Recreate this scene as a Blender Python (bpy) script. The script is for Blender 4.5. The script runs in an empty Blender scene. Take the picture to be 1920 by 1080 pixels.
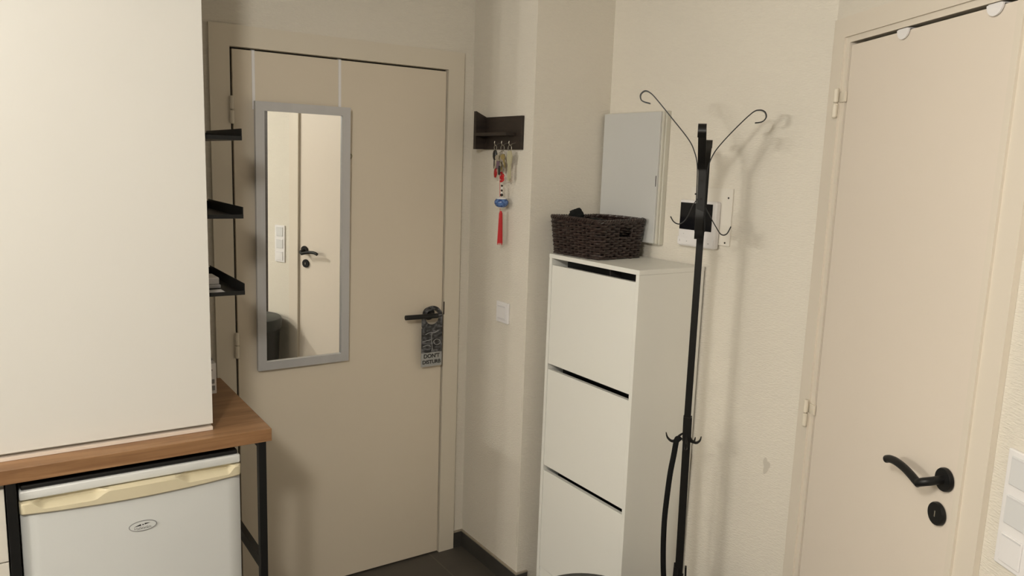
import bpy, bmesh, math, random
from mathutils import Vector, Matrix, noise
random.seed(7)
SC = bpy.context.scene
# ------------------------------------------------------------------ camera, world, light
YAW, PITCH, ROLL, FPX, EYE = 0.5934, 0.1582, 0.0348, 1459.2, 1.6848
def make_camera():
    f = Vector((math.sin(YAW)*math.cos(PITCH), math.cos(YAW)*math.cos(PITCH), -math.sin(PITCH)))
    r = Vector((math.cos(YAW), -math.sin(YAW), 0)); u = r.cross(f)
    r2 = r*math.cos(ROLL)+u*math.sin(ROLL); u2 = -r*math.sin(ROLL)+u*math.cos(ROLL)
    cd = bpy.data.cameras.new('camera'); cam = bpy.data.objects.new('camera', cd)
    SC.collection.objects.link(cam)
    cd.sensor_width = 36; cd.lens = FPX/1920*36; cd.clip_start = 0.05
    m = Matrix((r2, u2, -f)).transposed().to_4x4(); m.translation = (0, 0, EYE)
    cam.matrix_world = m; SC.camera = cam
make_camera()
w = bpy.data.worlds.new('world'); SC.world = w; w.use_nodes = True
w.node_tree.nodes['Background'].inputs[0].default_value = (0.03, 0.028, 0.025, 1)
w.node_tree.nodes['Background'].inputs[1].default_value = 0.3
SC.view_settings.view_transform = 'Standard'; SC.view_settings.look = 'None'
SC.view_settings.gamma = 1; SC.view_settings.exposure = 0.42
LAMPS = [(-2.5, 1.18, 2.05), (-2.5, 1.32, 2.05), (-2.5, 1.64, 2.05)]
LAMP_W, LAMP_COL = 33, (1.0, 0.965, 0.88)
def point(loc, watt, col, rad, name):
    l = bpy.data.lights.new(name, 'POINT'); l.energy = watt; l.color = col; l.shadow_soft_size = rad
    o = bpy.data.objects.new(name, l); o.location = loc; SC.collection.objects.link(o); return o
for p in LAMPS: point(p, LAMP_W, LAMP_COL, 0.035, 'bulb_light')
FILL_LAMP = (-.45, .25, 2.30)  # unseen fill lamp, added for more light on the far walls and downward falloff
point(FILL_LAMP, 60, LAMP_COL, 0.12, 'ceiling_fill_light')

# ------------------------------------------------------------------ materials
def mat(name, col, rough=0.5, metal=0.0, noise_amt=0.0, nscale=8, bump=0.0, bscale=(200, 200, 200), spec=0.5, stretch=None, bdist=0.001):
    m = bpy.data.materials.new(name); m.use_nodes = True; nt = m.node_tree; b = nt.nodes['Principled BSDF']
    b.inputs['Base Color'].default_value = (*col, 1); b.inputs['Roughness'].default_value = rough
    b.inputs['Metallic'].default_value = metal; b.inputs['Specular IOR Level'].default_value = spec
    tc = nt.nodes.new('ShaderNodeTexCoord')
    if noise_amt:
        mp = nt.nodes.new('ShaderNodeMapping'); mp.inputs['Scale'].default_value = stretch or (1, 1, 1)
        n = nt.nodes.new('ShaderNodeTexNoise'); n.inputs['Scale'].default_value = nscale; n.inputs['Detail'].default_value = 5
        r = nt.nodes.new('ShaderNodeMapRange'); r.inputs['From Min'].default_value = .3; r.inputs['From Max'].default_value = .7
        r.inputs['To Min'].default_value = 1-noise_amt; r.inputs['To Max'].default_value = 1+noise_amt
        mx = nt.nodes.new('ShaderNodeVectorMath'); mx.operation = 'SCALE'; mx.inputs[0].default_value = col
        nt.links.new(tc.outputs['Object'], mp.inputs[0]); nt.links.new(mp.outputs[0], n.inputs['Vector'])
        nt.links.new(n.outputs['Fac'], r.inputs['Value']); nt.links.new(r.outputs[0], mx.inputs['Scale'])
        nt.links.new(mx.outputs[0], b.inputs['Base Color'])
    if bump:
        mp2 = nt.nodes.new('ShaderNodeMapping'); mp2.inputs['Scale'].default_value = bscale
        n2 = nt.nodes.new('ShaderNodeTexNoise'); n2.inputs['Scale'].default_value = 1; n2.inputs['Detail'].default_value = 3
        bp = nt.nodes.new('ShaderNodeBump'); bp.inputs['Strength'].default_value = bump; bp.inputs['Distance'].default_value = bdist
        nt.links.new(tc.outputs['Object'], mp2.inputs[0]); nt.links.new(mp2.outputs[0], n2.inputs['Vector'])
        nt.links.new(n2.outputs['Fac'], bp.inputs['Height']); nt.links.new(bp.outputs[0], b.inputs['Normal'])
    return m
M = {}
M['wall'] = mat('wallpaper', (0.70, 0.655, 0.575), 0.75, noise_amt=.02, nscale=2.2, bump=.9, bscale=(70, 70, 300), spec=.25, bdist=.0025)
M['ceiling'] = mat('ceiling_paint', (0.78, 0.74, 0.68), 0.8)
M['door'] = mat('door_paint', (0.66, 0.585, 0.475), 0.42, noise_amt=.015, nscale=2, spec=.35)
M['frame'] = mat('frame_paint', (0.66, 0.60, 0.50), 0.42, spec=.35)
M['door_r'] = mat('door_paint_pale', (0.71, 0.635, 0.55), 0.42, noise_amt=.012, nscale=2, spec=.35)
M['frame_r'] = mat('frame_paint_pale', (0.69, 0.625, 0.535), 0.42, spec=.35)
M['platep'] = mat('painted_plate', (0.72, 0.68, 0.61), 0.5)
M['dark'] = mat('dark_gap', (0.02, 0.016, 0.014), 0.9)
M['white'] = mat('white_laminate', (0.74, 0.70, 0.63), 0.4, spec=.35)
M['cab'] = mat('cabinet_laminate', (0.72, 0.70, 0.66), 0.4, spec=.35, noise_amt=.01, nscale=3)
M['cabbase'] = mat('cabinet_base_strip', (0.72, 0.63, 0.55), 0.4, spec=.35)
M['shoe'] = mat('shoe_cabinet_laminate', (0.77, 0.76, 0.71), 0.38, spec=.4)
M['fridge'] = mat('fridge_enamel', (0.68, 0.69, 0.68), 0.35, bump=.15, bscale=(260, 260, 260), noise_amt=.015, nscale=4)
M['cream'] = mat('yellowed_plastic', (0.66, 0.59, 0.42), 0.35, noise_amt=.04, nscale=6)
M['metalb'] = mat('black_metal', (0.008, 0.008, 0.008), 0.42, spec=.35)
M['stand'] = mat('black_lacquered_steel', (0.0065, 0.006, 0.0055), 0.42, spec=.3)
M['strap'] = mat('black_strap', (0.006, 0.006, 0.006), 0.7, spec=.15)
M['silver'] = mat('silver_frame', (0.50, 0.50, 0.51), 0.35, .35, noise_amt=.03, nscale=20, stretch=(1, 1, .1))
M['mirror'] = mat('mirror_glass', (0.93, 0.94, 0.92), 0.0, 1.0)
M['plastic'] = mat('white_plastic', (0.78, 0.76, 0.76), 0.3)
M['plastic2'] = mat('grey_white_plastic', (0.62, 0.61, 0.62), 0.3)
M['screen'] = mat('black_screen', (0.006, 0.006, 0.008), 0.12)
M['panel'] = mat('grey_panel', (0.54, 0.54, 0.525), 0.5, noise_amt=.02, nscale=3)
M['panelb'] = mat('ivory_panel_base', (0.56, 0.54, 0.47), 0.5)
M['base'] = mat('baseboard_tile', (0.045, 0.042, 0.038), 0.45, noise_amt=.15, nscale=12)
M['grout'] = mat('baseboard_top_edge', (0.30, 0.26, 0.20), 0.7)
M['darkwood'] = mat('dark_stained_wood', (0.022, 0.014, 0.010), 0.5, noise_amt=.35, nscale=14, stretch=(1, 1, 5), bump=.3, bscale=(60, 60, 300))
M['wicker'] = mat('dark_wicker', (0.026, 0.0145, 0.012), 0.38, noise_amt=.3, nscale=40, bump=.15, bscale=(900, 900, 900), spec=.6)
M['cloth'] = mat('black_cloth', (0.008, 0.009, 0.009), 0.95, bump=.5, bscale=(500, 500, 500), spec=.2)
M['bin'] = mat('black_bin_plastic', (0.012, 0.013, 0.013), 0.35)
M['binlid'] = mat('black_bin_lid', (0.03, 0.035, 0.034), 0.45)
M['steel'] = mat('key_steel', (0.55, 0.52, 0.45), 0.3, .9)
M['brass'] = mat('key_brass', (0.5, 0.42, 0.2), 0.35, .9)
M['red'] = mat('red_thread', (0.52, 0.012, 0.015), 0.6)
M['redp'] = mat('red_plastic', (0.35, 0.012, 0.012), 0.3)
M['black'] = mat('black_plastic', (0.01, 0.01, 0.01), 0.35)
M['creamfob'] = mat('pale_fob', (0.42, 0.39, 0.26), 0.5)
M['ceramicw'] = mat('white_ceramic', (0.75, 0.74, 0.72), 0.2)
M['greyprint'] = mat('grey_print', (0.25, 0.25, 0.25), 0.4)
M['signgrey'] = mat('grey_sign', (0.34, 0.34, 0.33), 0.4)
M['rocker'] = mat('rocker_plastic', (0.66, 0.66, 0.665), 0.35)
M['purple'] = mat('mauve_fob', (0.16, 0.10, 0.14), 0.4)
M['stain'] = mat('wall_stain', (0.54, 0.50, 0.43), 0.8)
M['bulb'] = mat('bulb_glass', (1, 1, 1), 0.3)
b_ = M['bulb'].node_tree.nodes['Principled BSDF']; b_.inputs['Emission Color'].default_value = (1, .85, .65, 1); b_.inputs['Emission Strength'].default_value = 8

def mat_worktop():
    m = bpy.data.materials.new('walnut_worktop'); m.use_nodes = True; nt = m.node_tree; b = nt.nodes['Principled BSDF']
    tc = nt.nodes.new('ShaderNodeTexCoord'); mp = nt.nodes.new('ShaderNodeMapping'); mp.inputs['Scale'].default_value = (1.3, 13, 22)
    n = nt.nodes.new('ShaderNodeTexNoise'); n.inputs['Scale'].default_value = 2.2; n.inputs['Detail'].default_value = 8; n.inputs['Roughness'].default_value = .62
    n.inputs['Distortion'].default_value = .6
    cr = nt.nodes.new('ShaderNodeValToRGB'); e = cr.color_ramp.elements
    e[0].position = .28; e[0].color = (0.175, 0.084, 0.037, 1); e[1].position = .72; e[1].color = (0.40, 0.230, 0.115, 1)
    k = cr.color_ramp.elements.new(.5); k.color = (0.280, 0.148, 0.068, 1)
    nt.links.new(tc.outputs['Object'], mp.inputs[0]); nt.links.new(mp.outputs[0], n.inputs['Vector'])
    nt.links.new(n.outputs['Fac'], cr.inputs[0]); nt.links.new(cr.outputs[0], b.inputs['Base Color'])
    b.inputs['Roughness'].default_value = .42
    return m
M['worktop'] = mat_worktop()
def mat_floor():
    m = bpy.data.materials.new('dark_floor_tile'); m.use_nodes = True; nt = m.node_tree; b = nt.nodes['Principled BSDF']
    tc = nt.nodes.new('ShaderNodeTexCoord')
    br = nt.nodes.new('ShaderNodeTexBrick'); br.offset = .5; br.inputs['Scale'].default_value = 1
    br.inputs['Brick Width'].default_value = .45; br.inputs['Row Height'].default_value = .45; br.inputs['Mortar Size'].default_value = .003
    br.inputs['Color1'].default_value = (0.060, 0.052, 0.044, 1); br.inputs['Color2'].default_value = (0.068, 0.060, 0.050, 1)
    br.inputs['Mortar'].default_value = (0.10, 0.085, 0.07, 1)
    n = nt.nodes.new('ShaderNodeTexNoise'); n.inputs['Scale'].default_value = 7; n.inputs['Detail'].default_value = 6
    r = nt.nodes.new('ShaderNodeMapRange'); r.inputs['To Min'].default_value = .75; r.inputs['To Max'].default_value = 1.25
    mx = nt.nodes.new('ShaderNodeVectorMath'); mx.operation = 'SCALE'
    nt.links.new(tc.outputs['Object'], br.inputs['Vector']); nt.links.new(tc.outputs['Object'], n.inputs['Vector'])
    nt.links.new(n.outputs['Fac'], r.inputs['Value']); nt.links.new(br.outputs['Color'], mx.inputs[0]); nt.links.new(r.outputs[0], mx.inputs['Scale'])
    nt.links.new(mx.outputs[0], b.inputs['Base Color']); b.inputs['Roughness'].default_value = .5
    return m
M['floor'] = mat_floor()
def mat_print():     # abstract grey photo print of the door hanger
    m = bpy.data.materials.new('grey_photo_print'); m.use_nodes = True; nt = m.node_tree; b = nt.nodes['Principled BSDF']
    tc = nt.nodes.new('ShaderNodeTexCoord'); mp = nt.nodes.new('ShaderNodeMapping'); mp.inputs['Scale'].default_value = (30, 30, 55)
    n = nt.nodes.new('ShaderNodeTexNoise'); n.inputs['Scale'].default_value = 1.1; n.inputs['Detail'].default_value = 2.5; n.inputs['Distortion'].default_value = 1.2
    cr = nt.nodes.new('ShaderNodeValToRGB'); e = cr.color_ramp.elements
    e[0].position = .42; e[0].color = (0.014, 0.014, 0.016, 1); e[1].position = .68; e[1].color = (0.14, 0.14, 0.15, 1)
    nt.links.new(tc.outputs['Object'], mp.inputs[0]); nt.links.new(mp.outputs[0], n.inputs['Vector'])
    nt.links.new(n.outputs['Fac'], cr.inputs[0]); nt.links.new(cr.outputs[0], b.inputs['Base Color']); b.inputs['Roughness'].default_value = .25
    return m
M['print'] = mat_print()
def mat_porcelain():  # blue and white painted bead
    m = bpy.data.materials.new('blue_white_porcelain'); m.use_nodes = True; nt = m.node_tree; b = nt.nodes['Principled BSDF']
    tc = nt.nodes.new('ShaderNodeTexCoord'); n = nt.nodes.new('ShaderNodeTexNoise'); n.inputs['Scale'].default_value = 90
    cr = nt.nodes.new('ShaderNodeValToRGB'); e = cr.color_ramp.elements
    e[0].position = .40; e[0].color = (0.03, 0.07, 0.22, 1); e[1].position = .62; e[1].color = (0.10, 0.19, 0.42, 1)
    nt.links.new(tc.outputs['Object'], n.inputs['Vector']); nt.links.new(n.outputs['Fac'], cr.inputs[0]); nt.links.new(cr.outputs[0], b.inputs['Base Color'])
    b.inputs['Roughness'].default_value = .2
    return m
M['porcelain'] = mat_porcelain()

# ------------------------------------------------------------------ mesh helpers (world coordinates)
def BM(): return bmesh.new()
def box(bm, x0, x1, y0, y1, z0, z1, bev=0.0, seg=2, mtx=None):
    t = bmesh.new(); bmesh.ops.create_cube(t, size=1)
    for v in t.verts: v.co = Vector(((x0+x1)/2+v.co.x*(x1-x0), (y0+y1)/2+v.co.y*(y1-y0), (z0+z1)/2+v.co.z*(z1-z0)))
    if bev: bmesh.ops.bevel(t, geom=t.edges[:], offset=bev, segments=seg, profile=.5, affect='EDGES')
    if mtx is not None: t.transform(mtx)
    join(bm, t); return bm
def join(bm, t):
    bmesh.ops.recalc_face_normals(t, faces=t.faces)
    me = bpy.data.meshes.new('t'); t.to_mesh(me); t.free(); bm.from_mesh(me); bpy.data.meshes.remove(me)
def tube(bm, pts, r, n=8, cap=True, closed=False, sx=1.0, sy=1.0, up=None):
    """swept tube; r number or list; sx, sy flatten the section (flat bars)"""
    pts = [Vector(p) for p in pts]; t = bmesh.new(); rings = []; N = len(pts); prev = None
    for i, p in enumerate(pts):
        a = pts[i-1] if (i or closed) else pts[0]; c = pts[(i+1) % N] if (i < N-1 or closed) else pts[-1]
        d = (c-a).normalized()
        if up is not None: u = Vector(up)
        else:
            u = prev if prev is not None else (Vector((0, 0, 1)) if abs(d.z) < .9 else Vector((1, 0, 0)))
        u = (u-d*u.dot(d)).normalized(); prev = u; s = d.cross(u); rr = r[i] if isinstance(r, (list, tuple)) else r
        rings.append([t.verts.new(p+u*math.cos(2*math.pi*k/n+math.pi/n)*rr*sy+s*math.sin(2*math.pi*k/n+math.pi/n)*rr*sx) for k in range(n)])
    for i in range(N if closed else N-1):
        A, B2 = rings[i], rings[(i+1) % N]
        for k in range(n): t.faces.new((A[k], A[(k+1) % n], B2[(k+1) % n], B2[k]))
    if cap and not closed: t.faces.new(rings[0][::-1]); t.faces.new(rings[-1])
    join(bm, t); return bm
def lathe(bm, prof, c=(0, 0, 0), n=32, axis='z', mtx=None):
    t = bmesh.new(); rings = []
    for (r, z) in prof:
        if r < 1e-6: rings.append([t.verts.new((0, 0, z))])
        else: rings.append([t.verts.new((r*math.cos(2*math.pi*k/n), r*math.sin(2*math.pi*k/n), z)) for k in range(n)])
    for A, B2 in zip(rings, rings[1:]):
        for k in range(n):
            k2 = (k+1) % n
            if len(A) == 1 and len(B2) == 1: continue
            if len(A) == 1: t.faces.new((A[0], B2[k], B2[k2]))
            elif len(B2) == 1: t.faces.new((A[k], A[k2], B2[0]))
            else: t.faces.new((A[k], A[k2], B2[k2], B2[k]))
    if axis == 'y': t.transform(Matrix(((1, 0, 0), (0, 0, -1), (0, 1, 0))).to_4x4())    # lathe z -> world -y
    if axis == 'x': t.transform(Matrix(((0, 0, -1), (0, 1, 0), (1, 0, 0))).to_4x4())    # lathe z -> world -x
    if mtx is not None: t.transform(mtx)
    t.transform(Matrix.Translation(c)); join(bm, t); return bm
def prism(bm, poly, o, ax, ay, az, d):
    """polygon (u,v) placed at o + ax*u + ay*v, extruded along az by d"""
    t = bmesh.new(); o, ax, ay, az = Vector(o), Vector(ax), Vector(ay), Vector(az)
    A = [t.verts.new(o+ax*u+ay*v) for u, v in poly]; B2 = [t.verts.new(o+ax*u+ay*v+az*d) for u, v in poly]; n = len(poly)
    t.faces.new(A); t.faces.new(B2[::-1])
    for k in range(n): t.faces.new((A[k], A[(k+1) % n], B2[(k+1) % n], B2[k]))
    join(bm, t); return bm
def smooth_path(pts, sub=6):
    pts = [Vector(p) for p in pts]; out = []
    for i in range(len(pts)-1):
        p0 = pts[max(i-1, 0)]; p1 = pts[i]; p2 = pts[i+1]; p3 = pts[min(i+2, len(pts)-1)]
        for k in range(sub):
            t = k/sub
            out.append(.5*((2*p1)+(p2-p0)*t+(2*p0-5*p1+4*p2-p3)*t*t+(3*p1-p0-3*p2+p3)*t*t*t))
    out.append(pts[-1]); return out
ORG = {}
def obj(name, bm, m, parent=None, smooth=False, label=None, origin=None, stuff=False):
    me = bpy.data.meshes.new(name)
    if parent is not None: o0 = ORG[parent.name]
    elif origin is not None: o0 = Vector(origin)
    else:
        xs = [v.co for v in bm.verts]
        o0 = Vector(((min(v.x for v in xs)+max(v.x for v in xs))/2, (min(v.y for v in xs)+max(v.y for v in xs))/2, min(v.z for v in xs)))
    bm.transform(Matrix.Translation(-o0)); bm.to_mesh(me); bm.free()
    if smooth:
        for p in me.polygons: p.use_smooth = True
        try: me.set_sharp_from_angle(angle=math.radians(38))
        except Exception: pass
    me.materials.append(M[m]); o = bpy.data.objects.new(name, me); SC.collection.objects.link(o)
    if parent is not None: o.parent = parent
    else: o.location = o0
    ORG[o.name] = o0
    if label: o['label'] = label
    return o
def thing(name, loc, label, cat, group=None, kind=None):
    o = bpy.data.objects.new(name, None); SC.collection.objects.link(o); o.location = loc; o.empty_display_size = .05
    ORG[o.name] = Vector(loc)
    if kind: o['kind'] = kind
    if label: o['label'] = label
    if cat: o['category'] = cat
    if group: o['group'] = group
    return o
def tag(o, label, cat, group=None):
    o['label'] = label; o['category'] = cat
    if group: o['group'] = group
    return o
def struct(name, bm, m, parent=None, smooth=False):
    o = obj(name, bm, m, parent, smooth)
    if parent is None: o['kind'] = 'structure'
    return o
def text_bm(s, size, mtx, depth=.0006, off=.0005):
    c = bpy.data.curves.new('t', 'FONT'); c.body = s; c.size = size; c.extrude = depth; c.offset = off; c.align_x = 'CENTER'; c.align_y = 'CENTER'
    o = bpy.data.objects.new('t', c); SC.collection.objects.link(o)
    dg = bpy.context.evaluated_depsgraph_get(); me = bpy.data.meshes.new_from_object(o.evaluated_get(dg))
    bm = bmesh.new(); bm.from_mesh(me); bm.transform(mtx)
    bpy.data.objects.remove(o); bpy.data.curves.remove(c); bpy.data.meshes.remove(me); return bm

# ------------------------------------------------------------------ room geometry numbers
D = 2.8            # far wall, with the entrance door
XA = 1.665         # left face of the wall corner
YE = 2.365         # near face of the wall corner
XR, YB, PHI = 2.025, 1.405, 0.477      # right wall; where the slanted wall with the second door begins
T = Vector((-math.sin(PHI), -math.cos(PHI), 0)); N = Vector((-math.cos(PHI), math.sin(PHI), 0)); B = Vector((XR, YB, 0))
G = Matrix((T, N, (0, 0, 1))).transposed().to_4x4(); G.translation = B     # (along wall, out of wall, up) -> world
H = 2.5

struct('floor', box(BM(), -3.6, 3.0, -2.6, 2.95, -.05, 0), 'floor')
struct('ceiling', box(BM(), -3.6, 3.0, -2.6, 2.95, H, H+.05), 'ceiling')
# far wall with the door opening x .700-1.543, z < 2.046
bm = BM(); box(bm, -3.6, .698, D, D+.12, 0, H); box(bm, 1.545, 2.1, D, D+.12, 0, H); box(bm, .698, 1.545, D, D+.12, 2.046, H)
struct('wall_far', bm, 'wall')
struct('wall_corner', box(BM(), XA, 2.15, YE, D, 0, H), 'wall')
struct('wall_right', box(BM(), XR, XR+.12, YB-.02, YE, 0, H), 'wall')
bm = BM(); S1, S2 = .092, .728
box(bm, 0, S1, -.1, 0, 0, H, mtx=G); box(bm, S2, .992, -.1, 0, 0, H, mtx=G); box(bm, S1, S2, -.1, 0, 2.046, H, mtx=G)
struct('wall_slanted', bm, 'wall')
struct('shade_strip_1', box(BM(), .992, 1.16, -.1, .0, 0, H, mtx=G), 'darkwood')  # dark strip put in for the unlit space past the wall end
struct('wall_passage', box(BM(), 2.9, 3.0, -2.6, 1.5, 0, H), 'wall')
struct('wall_left', box(BM(), -3.6, -3.5, -2.6, D, 0, H), 'wall')
struct('wall_near', box(BM(), -3.5, 2.9, -2.6, -2.5, 0, H), 'wall')

# baseboards: tile with a pale top edge
def baseboard(name, *boxes):
    bm = BM(); top = BM()
    for b in boxes:
        box(bm, *b, 0, .068); box(top, *b, .068, .074)
    o = struct(name, bm, 'base'); obj('top_edge', top, 'grout', o)
baseboard('baseboard_far', (1.616, XA-.0085, D-.009, D-.0005))
baseboard('baseboard_corner', (XA-.009, XA-.0005, YE-.009, D-.0005), (XA, 1.712, YE-.009, YE-.0005))
baseboard('baseboard_right', (XR-.009, XR-.0005, YB, 1.80))

# ------------------------------------------------------------------ entrance door (door_1)
d1 = thing('door_1', (1.12, D, 0), None, None, kind='structure')
obj('door_leaf', box(BM(), .7110, 1.5372, D-.006, D+.012, .006, 2.0365, .0012), 'door', d1)
bm = BM(); c = .068
prism(bm, [(.635, 0), (.635, 2.114), (1.614, 2.114), (1.614, 0), (1.5425, 0), (1.5425, 2.0435), (.7015, 2.0435), (.7015, 0)], (0, D-.0005, 0), (1, 0, 0), (0, 0, 1), (0, -1, 0), .0135)
box(bm, .699, .7015, D, D+.11, 0, 2.045); box(bm, 1.5415, 1.544, D, D+.11, 0, 2.045); box(bm, .7015, 1.5415, D, D+.11, 2.0425, 2.0455)
obj('door_frame', bm, 'frame', d1)
bm = BM(); box(bm, .7016, 1.5414, D+.0125, D+.03, 0, 2.0424); obj('dark_gap', bm, 'dark', d1, label='dark sheet standing in for the shade in the gap around the door leaf')  # near-black sheet behind the leaf, shade of the gap put into its colour
def hinge(parent, mk, z0, z1):
    bm = BM(); mid = (z0+z1)/2
    for a, b in ((z0, mid-.001), (mid+.001, z1)):
        lathe(bm, [(0, 0), (.005, 0), (.0075, .003), (.0075, b-a-.003), (.005, b-a), (0, b-a)], n=16, mtx=mk(a))
    obj('hinge', bm, 'frame', parent, smooth=True)
for z0, z1 in ((1.787, 1.88), (.965, 1.059)):
    hinge(d1, lambda a: Matrix.Translation((.704, D-.0215, a)), z0, z1)
# lever and its round rose
def lever_rose(c, r=.026, t=.009): return lathe(BM(), [(0, 0), (r, 0), (r, t*.7), (r*.93, t), (0, t)], c, 40, axis='y')
h = obj('door_handle', lever_rose((1.474, D-.0062, 1.066)), 'metalb', d1, smooth=True)
bm = BM(); tube(bm, [(1.474, D-.012, 1.066), (1.474, D-.062, 1.066)], .009, 16)
tube(bm, [(1.487, D-.062, 1.066), (1.344, D-.062, 1.068)], .0098, 20)
obj('lever', bm, 'metalb', h, smooth=True)
bm = BM(); box(bm, 1.5395, 1.5435, D-.0165, D-.0142, 1.058, 1.112)
obj('strike_plate', bm, 'darkwood', d1)
bm = BM(); tube(bm, smooth_path([(1.122, D-.0075, 1.69), (1.132, D-.0085, 1.70), (1.140, D-.008, 1.694), (1.136, D-.008, 1.682)]), .0022, 6)
obj('hanging_wire', bm, 'creamfob', d1, smooth=True, label='tiny pale wire loop stuck on the door by the mirror')

# "don't disturb" hanger over the lever
dh = thing('door_hanger', (1.478, D-.036, .85), "grey and black DON'T DISTURB hanger hooked on the entrance door handle", 'door sign')
t = bmesh.new(); yh = D-.036; cx, W = 1.477, .0475
outer = [(cx-W, .854), (cx+W, .854), (cx+W, 1.055)] + [(cx+W*math.cos(a), 1.055+W*math.sin(a)) for a in [math.pi*k/20 for k in range(1, 20)]] + [(cx-W, 1.055)]
# ring part around the lever: built as quads between outer contour and hole
def ring_plate(bm, cx, cz, ro, ri, y0, y1, z_low):
    n = 48; tt = bmesh.new(); F = []
    for y in (y0, y1):
        a = []; b = []
        for k in range(n):
            an = 2*math.pi*k/n; ca, sa = math.cos(an), math.sin(an)
            if sa >= 0: o = (cx+ro*ca, cz+ro*sa)
            else:
                s = min(ro/abs(ca) if abs(ca) > 1e-6 else 9, (cz-z_low)/abs(sa)); o = (cx+s*ca, cz+s*sa)
            a.append(tt.verts.new((o[0], y, o[1]))); b.append(tt.verts.new((cx+ri*ca, y, cz+ri*sa)))
        F.append((a, b))
    for k in range(n):
        k2 = (k+1) % n
        for a, b in F: tt.faces.new((a[k], a[k2], b[k2], b[k]))
        for j in (0, 1): tt.faces.new((F[0][j][k], F[0][j][k2], F[1][j][k2], F[1][j][k]))
    join(bm, tt)
bm = BM(); ring_plate(bm, cx, 1.055, W, .030, yh, yh+.0018, 1.012); obj('hook_ring', bm, 'print', dh)
bm = BM(); box(bm, cx-W, cx+W, yh, yh+.0018, .908, 1.012); obj('picture_panel', bm, 'print', dh)
bm = BM(); box(bm, cx-W, cx+W, yh, yh+.0018, .850, .908); tp = obj('text_panel', bm, 'signgrey', dh)
R_ = Matrix(((1, 0, 0), (0, 0, -1), (0, 1, 0))).to_4x4()
for s, z in (("DON'T", .893), ("DISTURB", .868)):
    obj('lettering', text_bm(s, .0235 if s[1] == 'O' else .0215, Matrix.Translation((cx, yh-.0005, z)) @ R_), 'black', tp)
bm = BM()     # pale line drawing on the picture
for pts in ([(-.03, .985), (-.01, .992), (.01, .99), (.03, .998)], [(.0, .99), (-.002, .96), (.002, .93), (.0, .914)], [(-.044, .957), (-.02, .960), (-.005, .962)],
            [(.008, .955), (.02, .962), (.035, .957), (.038, .945), (.025, .938), (.012, .944), (.008, .955)], [(-.042, .935), (-.02, .94), (-.005, .934)]):
    tube(bm, smooth_path([(cx+a, yh-.0003, z) for a, z in pts], 4), .0008, 6)
obj('line_drawing', bm, 'panel', dh)

# ------------------------------------------------------------------ mirror hanging on the entrance door
mx0, mx1, mz0, mz1 = .774, 1.121, .912, 1.867
PV = Vector((.948, D-.030, 1.39))
MM = Matrix.Translation(PV) @ Matrix.Rotation(.018, 4, 'Z') @ Matrix.Rotation(.0175, 4, 'X') @ Matrix.Translation(-PV)
mr = thing('hanging_mirror', (.948, D-.02, mz0), 'tall silver framed mirror hung on the entrance door by two straps', 'mirror')
bm = BM(); fw = .031; ya, yb2 = D-.037, D-.020
for b in ((mx0, mx0+fw, mz0, mz1), (mx1-fw, mx1, mz0, mz1), (mx0+fw, mx1-fw, mz0, mz0+fw), (mx0+fw, mx1-fw, mz1-fw, mz1)):
    box(bm, b[0], b[1], ya, yb2, b[2], b[3], mtx=MM)
obj('frame', bm, 'silver', mr)
obj('mirror_glass', box(BM(), mx0+fw-.003, mx1-fw+.003, D-.0275, D-.022, mz0+fw-.003, mz1-fw+.003, mtx=MM), 'mirror', mr)
for x in (.781, 1.0925):
    bm = BM(); box(bm, x-.005, x+.005, D-.0085, D-.0064, 1.84, 2.0395); box(bm, x-.005, x+.005, D-.0085, D+.030, 2.0377, 2.0395)
    obj('strap', bm, 'plastic', mr)

# ------------------------------------------------------------------ second door (door_2) in the slanted wall
d2 = thing('door_2', B+T*.41, None, None, kind='structure')
obj('door_leaf', box(BM(), .1000, .7212, -.028, .004, .006, 2.035, .0012, mtx=G), 'door_r', d2)
bm = BM()
prism(bm, [(.016, 0), (.016, 2.112), (.800, 2.112), (.800, 0), (.742, 0), (.742, 2.058), (.076, 2.058), (.076, 0)], G @ Vector((0, .0005, 0)), T, (0, 0, 1), N, .0135)
prism(bm, [(.076, 0), (.076, 2.058), (.742, 2.058), (.742, 0), (.7215, 0), (.7215, 2.0425), (.0965, 2.0425), (.0965, 0)], G @ Vector((0, .0005, 0)), T, (0, 0, 1), N, .0075)
box(bm, .7235, .742, .008, .020, 0, 2.0425, mtx=G)
box(bm, .0922, .0965, -.1, .0005, 0, 2.046, mtx=G); box(bm, .7235, .7278, -.1, .0005, 0, 2.046, mtx=G)
obj('door_frame', bm, 'frame_r', d2)
obj('dark_gap', box(BM(), .0966, .7234, -.045, -.0285, 0, 2.0424, mtx=G), 'dark', d2, label='dark sheet standing in for the shade in the gap around the door leaf')  # same near-black sheet, giving this leaf's gap its shade
for z0, z1 in ((1.842, 1.922), (.946, 1.028)):
    bm = BM(); mid = (z0+z1)/2
    for a, b in ((z0, mid-.001), (mid+.001, z1)):
        p = B+T*.074+N*.0215; lathe(bm, [(0, 0), (.005, 0), (.0075, .003), (.0075, b-a-.003), (.005, b-a), (0, b-a)], (p.x, p.y, a), 16)
    box(bm, .076, .104, .006, .013, mid+.002, z1-.01, .001, mtx=G)
    obj('hinge', bm, 'frame', d2, smooth=True)
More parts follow.
